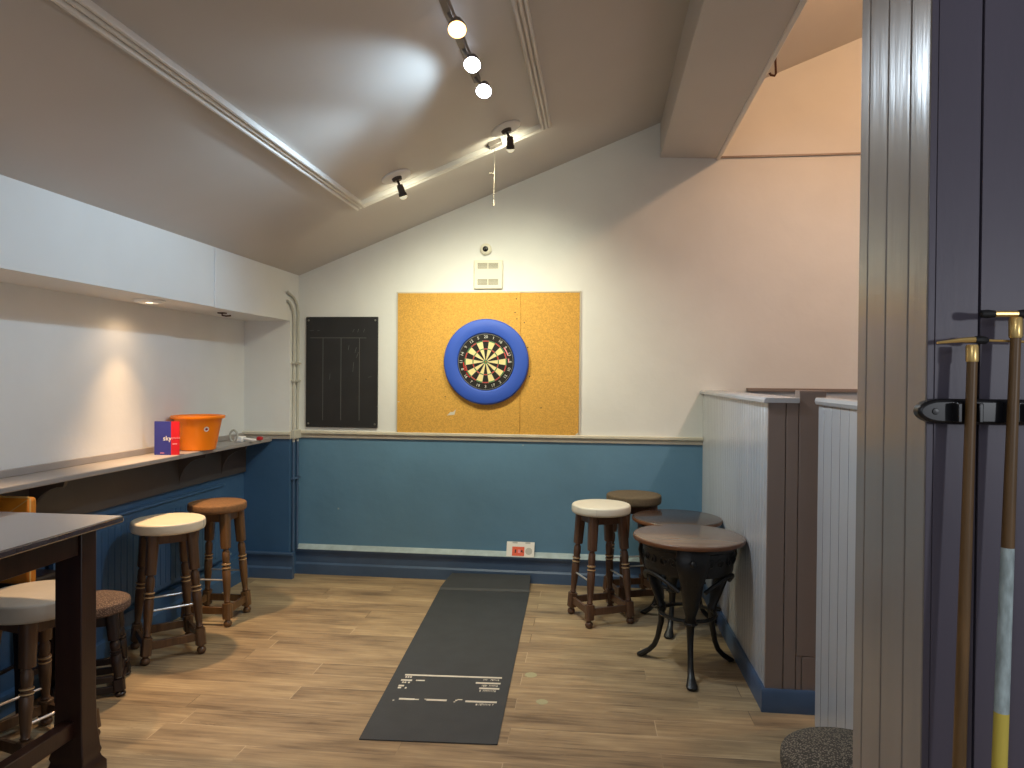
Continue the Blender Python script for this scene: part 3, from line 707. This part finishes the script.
stool('dark olive-topped tall bar stool by the back wall, behind the ivory-topped stool', 'stool', (.262,5.37), 20, .80, .20, .066, .008, 'olive_fabric', 'wood_red', GT)
stool('pale grey cushioned stool in the left foreground behind the tall dark table leg', 'stool', (-2.45,2.885), 75, .692, .21, .078, .008, 'grey_vinyl', 'wood', GT, foot_r=.225, top_r=.15, rail_z=.215)
stool('low dark wooden stool with mottled brown domed seat against the left wall', 'stool', (-2.61,3.455), 30, .503, .175, .055, .035, 'check_fabric', 'ebony', GL, foot_r=.20, top_r=.135, rails=False, low=True)
stool('low stool with speckled grey-brown fabric seat at the foot of the big right pillar', 'stool', (.80,2.36), 20, .492, .212, .06, .03, 'check_fabric2', 'ebony', GL, foot_r=.21, top_r=.14, rails=False, low=True)

# ------------------------------------------------------------------ tall dark table in the left foreground
tt = thing('tall_table', 'tall dark wooden table with polished top in the left foreground', 'table', (-1.92, 2.722, 0))
X0 = -.90; Y0 = -1.3
mb = MB(); mb.box(X0, 0, Y0, 0, 1.042, 1.07); mb.build('table_top', 'table_top', tt, bevel=.006)
mb = MB()
mb.box(-.205, -.115, Y0+.12, -.11, .93, 1.042).box(X0+.115, X0+.205, Y0+.12, -.11, .93, 1.042)
mb.box(X0+.115, -.115, -.10, -.03, .955, 1.042).box(X0+.115, -.115, Y0+.05, Y0+.1, .955, 1.042)
mb.build('apron', 'wood_dark', tt, bevel=.003)
def tleg(cx, cy):
    mb = MB(); p = [(cx+a*.058, cy+b*.043) for a, b in ((-1,-1),(1,-1),(1,1),(-1,1))]
    R = []
    for z, k in ((0,1.42),(.03,1.56),(.065,1.54),(.085,1.30),(.10,1.22),(.115,1.30),(.13,1.22),(.22,1.06),(.36,1),(1.042,1)):
        R.append([Vector((cx+(x-cx)*k, cy+(y-cy)*k, z)) for x, y in p])
    mb.rings(R); return mb.build('leg', 'wood_dark', tt, bevel=.004)
for cx in (-.163, X0+.16):
    for cy in (-.063, Y0+.075): tleg(cx, cy)
mb = MB(); mb.box(-.185, -.135, Y0+.12, -.105, .20, .265); mb.build('stretcher', 'wood_dark', tt, bevel=.004)
mb = MB(); mb.box(X0+.135, X0+.185, Y0+.12, -.105, .20, .265); mb.build('stretcher', 'wood_dark', tt, bevel=.004)

# ------------------------------------------------------------------ orange chair under the shelf
oc = thing('bar_chair', 'orange leather padded chair pushed under the wall shelf beyond the tall table', 'chair', (-2.738, 3.045, 0))
mb = MB(); mb.box(-.118, .118, .0, .05, .66, 1.068); mb.build('backrest', 'orange_leather', oc, bevel=.018, seg=3)
mb = MB()
for x in (-.119, .119): mb.tube([(x, .002, .67), (x, .002, 1.05), (x*.95, .004, 1.068)], .004, n=6)
mb.tube([(-.112,.004,1.068),(.112,.004,1.068)], .004, n=6)
mb.build('piping', 'piping', oc)
mb = MB(); mb.poly([(x, -.0035, z) for x, z in ((.108,1.060),(.02,1.002),(.022,.999),(.11,1.057))], [(0,1,2,3)]); mb.build('pleat', 'piping', oc)
mb = MB(); mb.box(-.117, .06, .05, .28, .60, .66); mb.build('seat', 'ebony', oc, bevel=.018, seg=3)
for x in (-.10, .035):
    MB().sweep((x, .045, 0), (x, .03, .72), [(0,.014,1),(.8,.019,1),(1,.016,1)], n=12).build('leg', 'ebony', oc)
    MB().sweep((x, .235, 0), (x, .23, .605), [(0,.014,1),(.8,.019,1),(1,.016,1)], n=12).build('leg', 'ebony', oc)
for x in (-.10, .035): MB().obox((x,.052,.2),(x,.22,.2), .018, .03).build('stretcher', 'ebony', oc, bevel=.002)

# ------------------------------------------------------------------ cast iron pub tables
def pub_table(label, loc, rot, h, r, top):
    t = thing('pub_table', label, 'table', (loc[0], loc[1], 0), radians(rot), 'round cast iron pub tables')
    mb = MB(); mb.lathe([(.001,0),(r-.012,0),(r-.004,.004),(r,.010),(r,.020),(r-.005,.026),(r-.011,.0275),(.001,.0275)], (0,0,h-.0275), n=64); mb.build('table_top', top, t, smooth=50)
    mb = MB(); mb.lathe([(r-.0115,0),(r+.001,.0),(r+.0025,.006),(r+.0025,.015),(r+.0005,.019),(r-.0115,.0)], (0,0,h-.0235), n=64); mb.build('edge_band', 'pub_edge', t, smooth=60)
    # iron frame under the top: rim ring + pierced-looking frieze panels
    ro = r-.055; zt = h-.0285
    mb = MB(); mb.lathe([(ro-.03,0),(ro,0),(ro+.012,-.008),(ro+.012,-.022),(ro+.002,-.03),(ro-.004,-.10),(ro-.008,-.145),(ro-.012,-.158),(ro-.022,-.158),(ro-.02,-.03),(ro-.03,-.025)], (0,0,zt), n=60)
    mb.build('frieze_ring', 'iron', t, smooth=40)
    for k in range(3):
        a = radians(-90+120*k); ca, sa = cos(a), sin(a)
        def P(rr, tt_, z): return Vector((rr*ca - tt_*sa, rr*sa + tt_*ca, z))
        # (radius, z, tangential half width, radial half depth)
        S = [(ro-.012,zt-.002,.085,.020),(ro+.006,zt-.045,.090,.022),(ro+.014,zt-.085,.086,.026),(ro+.006,zt-.13,.074,.027),(ro-.016,zt-.19,.062,.026),(ro-.040,zt-.26,.052,.025),
             (ro-.066,zt-.33,.042,.023),(ro-.082,zt-.385,.027,.019),(ro-.088,zt-.40,.031,.024),(ro-.090,zt-.43,.031,.024),(ro-.090,zt-.445,.022,.018),(ro-.088,zt-.50,.0185,.017),
             (ro-.080,.20,.0165,.016),(ro-.066,.135,.0155,.015),(ro-.044,.085,.0165,.015),(ro-.014,.052,.019,.015),(ro+.010,.034,.025,.016),(ro+.032,.018,.031,.0165),(ro+.052,.012,.028,.011),(ro+.06,.010,.018,.0085)]
        if zt-.50 < .22: pass
        R = []
        pts = [Vector((s[0], 0, s[1])) for s in S]
        for i, s in enumerate(S):
            d = (pts[min(i+1,len(S)-1)]-pts[max(i-1,0)]).normalized(); nrm = Vector((-d.z, 0, d.x))
            ring = []
            for j in range(16):
                b = 2*pi*j/16; x = nrm*(cos(b)*s[3]); rr = s[0]+x.x; z = s[1]+x.z; ring.append(P(rr, sin(b)*s[2], max(z, .0006)))
            R.append(ring)
        lg = MB().rings(R).build('leg', 'iron', t, smooth=60)
        # relief on the leg: rosette, scrolls and a collar
        mb = MB()
        mb.sphere(P(ro+.030, 0, zt-.07), .021, (1,1,1), 14)
        for s_ in (-1, 1):
            c = P(ro+.024, s_*.040, zt-.075)
            mb.tube([c+Vector((-sa*cos(q)*rr_, ca*cos(q)*rr_, sin(q)*rr_)) for q, rr_ in [(m*.5*s_, .020-.0016*m) for m in range(11)]], .0055, n=6)
            mb.tube([P(ro+.026, s_*.012, zt-.10), P(ro+.018, s_*.03, zt-.16), P(ro-.008, s_*.022, zt-.22), P(ro-.030, s_*.008, zt-.28)], .005, n=6)
        mb.tube([P(ro-.066+.030*cos(q), .034*sin(q), zt-.415) for q in [m*pi/6 for m in range(13)]], .006, n=6)
        mb.build('leg_relief', 'iron', lg)
    # brace: ring and three scrolled arms joining the knees
    rb = ro-.10; zb = zt-.415
    MB().tube([(rb*cos(2*pi*k/48), rb*sin(2*pi*k/48), zb) for k in range(49)], .011, n=8, cap=False).build('brace_ring', 'iron', t)
    for k in range(3):
        a = radians(-30+120*k)
        pts = []
        for q in range(9):
            u = q/8; aa = a+radians(-44+88*u); rr = ro-.012-.0*u; pts.append((rr*cos(aa), rr*sin(aa), zt-.165-.07*(abs(u-.5)*2)**2))
        MB().tube(pts, .012, n=8).build('frieze_arch', 'iron', t)
    for k in range(9):
        a = radians(-90+120*(k//3)+30+30*(k % 3)); ca, sa = cos(a), sin(a)
        for s_ in (-1, 1):
            pts = []
            for m_ in range(13):
                q = m_*.62; rr_ = .030-.0021*m_
                tx = s_*(.028-rr_*cos(q)); pts.append(((ro-.004)*ca - tx*sa, (ro-.004)*sa + tx*ca, zt-.082+rr_*sin(q)))
            MB().tube(pts, .0055, n=6).build('frieze_scroll', 'iron', t)
    return t
pub_table('round pub table with lighter brown top and ornate black iron legs, the nearer one', (.512,4.165), -2, .762, .308, 'pub_top')
pub_table('round pub table with darker top, tucked behind the nearer pub table', (.523,4.895), -15, .722, .292, 'pub_top2')

# ------------------------------------------------------------------ cue rests and rack on the pillar front
YR = YP0-.002
rk = thing('cue_rack', 'black bar rack with rounded end fixed across the pillar front', 'rack', (.60, YR, 1.594))
mb = MB(); pts = []
for k in range(13):
    a = pi/2+pi*k/12; pts.append((.008+.024*cos(a)*1.7, .0225*sin(a)))
pts = [(.75,-.0225)] + [(.75,.0225)] + pts
mb.prism(pts, 'y', -.03, 0); mb.build('bar', 'rack', rk, bevel=.006, seg=3)
def clip(x):
    mb = MB(); mb.box(x-.021, x+.021, -.033, -.0295, -.018, .016).box(x-.021, x-.0135, -.052, -.031, -.018, .016).box(x+.0135, x+.021, -.052, -.031, -.018, .016); return mb.build('clip', 'rack', rk, bevel=.003)
for x in (.044, .128, .25, .37): clip(x)
MB().lathe([(.001,-.032),(.005,-.0318),(.006,-.03),(.001,-.0298)], (-.005,0,0), n=12, axis='y').build('screw', 'rack', rk)

def cue_rest(label, xt, xb, zt, dark):
    # lower end stands on the floor, upper end held by the rack
    ytop = YR-.045
    t = thing('cue_rest', label, 'cue rest', (xb, ytop-.03, 0))
    top = Vector((xt-xb, .03, zt)); bot = Vector((0, 0, .0))
    if dark:
        MB().sweep(bot, top, [(0,.0135,0),(.02,.0142,0),(.5,.0112,0),(1,.0085,0)], n=14).build('shaft', 'ash', t)
    else:
        P = lambda z: bot.lerp(top, z/zt)
        MB().sweep(P(0), P(1.075), [(0,.0140,0),(1,.0118,0)], n=14).build('yellow_end', 'yellow', t)
        MB().sweep(P(1.075), P(1.36), [(0,.0118,0),(1,.0104,0)], n=14).build('chalky_section', 'ash_worn', t)
        MB().sweep(P(1.36), top, [(0,.0104,0),(1,.0082,0)], n=14).build('shaft', 'ash', t)
    return t, top
t1, tp = cue_rest('cue rest with brass cross head and plain wooden shaft, left one in the rack', .648, .606, 1.686, True)
MB().sweep(tp-Vector((.0,.0,.004)), tp+Vector((0,.001,.026)), [(0,.0094,0),(.1,.0102,0),(.9,.0102,0),(1,.009,0)], n=16).build('ferrule', 'brass', t1)
c = tp+Vector((0,.001,.033))
mb = MB(); mb.tube([c+Vector((-.062,-.01,-.004)), c+Vector((-.02,-.004,.001)), c+Vector((.004,0,.002))], [.0022,.0042,.0055], n=8)
mb.tube([c+Vector((.004,0,.002)), c+Vector((.03,.004,.001)), c+Vector((.10,.01,-.001))], [.004,.0022,.0022], n=8)
mb.build('cross_head', 'brass', t1)
MB().tube([c+Vector((.004,0,.002)), c+Vector((.012,.001,.002)), c+Vector((.024,.003,.001)), c+Vector((.028,.003,.001))], [.0058,.0075,.0065,.003], n=10).build('rubber_tip', 'rubber', t1)
t2, tp = cue_rest('cue rest with chalky white lower shaft and yellow end, right one in the rack', .718, .666, 1.728, False)
MB().sweep(tp-Vector((.0,.0,.004)), tp+Vector((0,.001,.032)), [(0,.0096,0),(.1,.0108,0),(.9,.0108,0),(1,.009,0)], n=16).build('ferrule', 'brass', t2)
c = tp+Vector((0,.001,.038))
MB().tube([c+Vector((-.040,0,0)), c+Vector((.006,0,0))], .0056, n=10).build('cross_head', 'brass', t2)
MB().tube([c+Vector((-.058,0,0)), c+Vector((-.056,0,0)), c+Vector((-.046,0,0)), c+Vector((-.034,0,0))], [.004,.0068,.0076,.0062], n=12).build('rubber_tip', 'rubber', t2)
MB().tube([c+Vector((.003,0,0)), c+Vector((.012,0,0)), c+Vector((.046,0,0)), c+Vector((.05,0,0))], [.0062,.0078,.0074,.004], n=12).build('rubber_tip', 'rubber', t2)

# ------------------------------------------------------------------ ceiling track with three lit heads
XT = -.645
tk = thing('track_light', 'ceiling track with three bright lit spot heads, running towards the camera', 'spotlight track', (XT, 3.0, zc(XT)))
MB().box(-.018, .018, -1.6, .72, -.032, -.001).build('track', 'track', tk, bevel=.003)
heads = [((.045,-.04,-.118), 'bulb_warm', (.12,-.55,-.8)), ((.048,.30,-.118), 'bulb_cool', (.05,-.62,-.75)), ((.052,.61,-.118), 'bulb_cool', (.02,-.62,-.75))]
for p, bm_, d in heads:
    p = Vector(p); d = Vector(d).normalized()
    hd = MB().sweep(p-d*.075, p-d*.002, [(0,.016,0),(.08,.02,0),(.5,.024,0),(.6,.035,0),(1,.040,0)], n=24, xdir=(1,.1,0)).build('lamp_head', 'lamp_white' if False else 'track', tk)
    MB().sweep(p-d*.0015, p+d*.003, [(0,.038,0),(.5,.036,0),(1,.026,0)], n=24, xdir=(1,.1,0)).build('bulb', bm_, hd)
    q = p-d*.055
    MB().tube([(0, q.y, -.03), (q.x*.3, q.y, -.05), tuple(q)], .007, n=8).build('stem', 'track', hd)

# two single spots on white roses
def ceiling_spot(label, x, y, aim, bulb, hl):
    t = thing('ceiling_spotlight', label, 'spotlight', (x, y, zc(x)), 0, 'single spotlights on white roses')
    nn = Vector((SL,0,-1)).normalized(); o = Vector((0,0,0))
    MB().sweep(o+nn*.0005, nn*.014, [(0,.098,0),(.5,.098,0),(1,.088,0)], n=40, xdir=(0,1,0)).build('rose', 'lamp_white', t)
    MB().sweep(nn*.013, nn*.034, [(0,.034,0),(.7,.032,0),(1,.024,0)], n=24, xdir=(0,1,0)).build('mount', 'lamp_dark', t)
    a = Vector(aim).normalized(); k = nn*.034; j = k+Vector((.018,.0,-.045))
    MB().tube([k-nn*.004, k.lerp(j,.5), j], .008, n=10).build('arm', 'lamp_dark', t)
    h0 = j-a*.022
    hd = MB().sweep(h0, h0+a*.075, [(0,.014,0),(.06,.02,0),(.7,.022,0),(.75,.026,0),(1,.027,0)], n=24, xdir=(1,.2,.1)).build('lamp_head', 'lamp_dark', t)
    b = h0+a*.075
    MB().sweep(b-a*.001, b+a*.022, [(0,.0255,0),(.5,.025,0),(1,.012,0)], n=24, xdir=(1,.2,.1)).build('bulb', bulb, hd)
    return Vector((x,y,zc(x)))+b+a*.03, a
spA, aimA = ceiling_spot('small ceiling spotlight on a white rose, left of the pull switch', -1.318, 4.55, (.28,.38,-1), 'bulb_spot', 0)
spB, aimB = ceiling_spot('small ceiling spotlight on a white rose, right of the pull switch', -.604, 4.54, (-.02,.5,-1), 'bulb_spot', 0)

ps = thing('pull_switch', 'small box pull switch with a hanging cord at the far edge of the ceiling', 'switch', (-.695, 4.68, zc(-.695)))
R4 = Matrix.Rotation(-math.atan(SL), 4, 'Y')
mb = MB(); mb.box(-.045,.045,-.03,.03,-.034,0); bmesh.ops.transform(mb.bm, matrix=R4, verts=mb.bm.verts); mb.build('switch_box', 'track', ps, bevel=.005)
MB().tube([(0,0,-.03),(.001,0,-.2),(-.002,0,-.39)], .0013, n=6).build('cord', 'cord', ps)
MB().tube([(0,0,-.21),(-.03,.0,-.205),(-.032,0,-.215)], .0018, n=6).build('cord_loop', 'cord', ps)
MB().sweep((-.002,0,-.385), (-.002,0,-.42), [(0,.003,0),(.4,.006,0),(1,.007,0)], n=12).build('cord_pull', 'cord', ps)

# ------------------------------------------------------------------ lights
def light(kind, name, loc, energy, color, size=.05, aim=None, angle=60, blend=.5):
    ld = bpy.data.lights.new(name, kind); ld.energy = energy; ld.color = color
    if kind in ('POINT','SPOT'): ld.shadow_soft_size = size
    if kind == 'SPOT': ld.spot_size = radians(angle); ld.spot_blend = blend
    o = bpy.data.objects.new(name, ld); COL.objects.link(o); o.location = loc
    if aim is not None: o.rotation_euler = (Vector(aim)).to_track_quat('-Z','Y').to_euler()
    return o
COOL = (.74,.88,1.0); WARM = (1,.66,.36); YEL = (1,.965,.70)
trk = Vector((XT, 3.0, zc(XT)))
# spots on the back wall
light('SPOT', 'spot_board', spA, 78, YEL, .02, aim=(.22,1.2,-2.0), angle=128, blend=1)
light('SPOT', 'spot_wall', spB, 84, YEL, .02, aim=(-.30,1.2,-2.2), angle=128, blend=1)
light('SPOT', 'spot_wall_spill', spB, 6, YEL, .02, aim=(-.4,1.0,.2), angle=150, blend=.6)
light('SPOT', 'spot_board_spill', spA, 3.5, YEL, .02, aim=(-.2,1.0,.2), angle=150, blend=.6)
# track heads
for (p, bm_, d), e, c in zip(heads, (18, 52, 52), ((1,.8,.58), COOL, COOL)):
    light('SPOT', 'track_beam', trk+Vector(p)+Vector(d).normalized()*.03, e, c, .025, aim=(.42,-.22,-1), angle=124, blend=.6)
# cool head aimed at the left wall, and the spill of the last head on the slope
light('SPOT', 'track_side_beam', (-.66, 3.62, 2.94), 64, (.60,.82,1), .03, aim=(-1.9,-.1,-1.65), angle=98, blend=.7)
light('SPOT', 'track_spill', (-.66, 3.40, 2.82), 9.5, (.60,.82,1), .03, aim=(-1,.0,.30), angle=116, blend=.5)
# warm downlights in the soffit
for y in (4.02, 2.55):
    light('SPOT', 'soffit_downlight', (-2.655,y,2.055), 80 if y > 3 else 46, WARM, .03, aim=(.36,0,-1), angle=88, blend=.8)
    light('SPOT', 'soffit_wash', (-2.655,y,2.06), 27 if y > 3 else 8, (1,.60,.28), .03, aim=(-.04,0,-1), angle=74, blend=.9)
    light('SPOT', 'soffit_spill', (-2.655,y,2.06), 4, WARM, .03, aim=(-.15,0,-1), angle=140, blend=.8)
# warm lamp in the booth on the right, hidden by the pillar
light('POINT', 'booth_lamp', (1.98,3.9,4.0), 54, (1,.55,.26), .06)
light('SPOT', 'low_wall_fill', (1.98,3.0,3.9), 84, (1,.90,.85), .06, aim=(-.3,2.4,-2.4), angle=80, blend=1)  # added neutral fill to brighten the lower right part of the back wall
# fill lights added behind the camera; the right one also throws the rests' shadows
light('POINT', 'front_fill_light', (1.9,-.9,1.8), 42, (.92,.95,1), .08)
light('POINT', 'front_fill_light', (-.9,-1.4,2.5), 30, (.84,.92,1), .15)

w = bpy.data.worlds.new('world'); sc.world = w; w.use_nodes = True
w.node_tree.nodes['Background'].inputs[0].default_value = (.76,.82,.92,1)
w.node_tree.nodes['Background'].inputs[1].default_value = .32

# ------------------------------------------------------------------ camera
yaw, pitch, roll, f = .12032654, -.01040376, .00821579, 720
cy, sy = cos(yaw), sin(yaw)
fw = Vector((-sy,cy,0)); rt = Vector((cy,sy,0)); up = Vector((0,0,1))
f2 = fw*cos(pitch)+up*sin(pitch); u2 = up*cos(pitch)-fw*sin(pitch)
r3 = rt*cos(roll)+u2*sin(roll); u3 = u2*cos(roll)-rt*sin(roll)
cd_ = bpy.data.cameras.new('camera'); cd_.sensor_width = 36; cd_.lens = f/1024*36; cd_.clip_start = .05
cam = bpy.data.objects.new('camera', cd_); COL.objects.link(cam)
m = Matrix((r3, u3, -f2)).transposed().to_4x4(); m.translation = (0,0,1.65); cam.matrix_world = m
sc.camera = cam
sc.view_settings.view_transform = 'Standard'; sc.view_settings.look = 'None'
sc.view_settings.exposure = 0.0; sc.view_settings.gamma = 1; sc.view_settings.use_curve_mapping = False
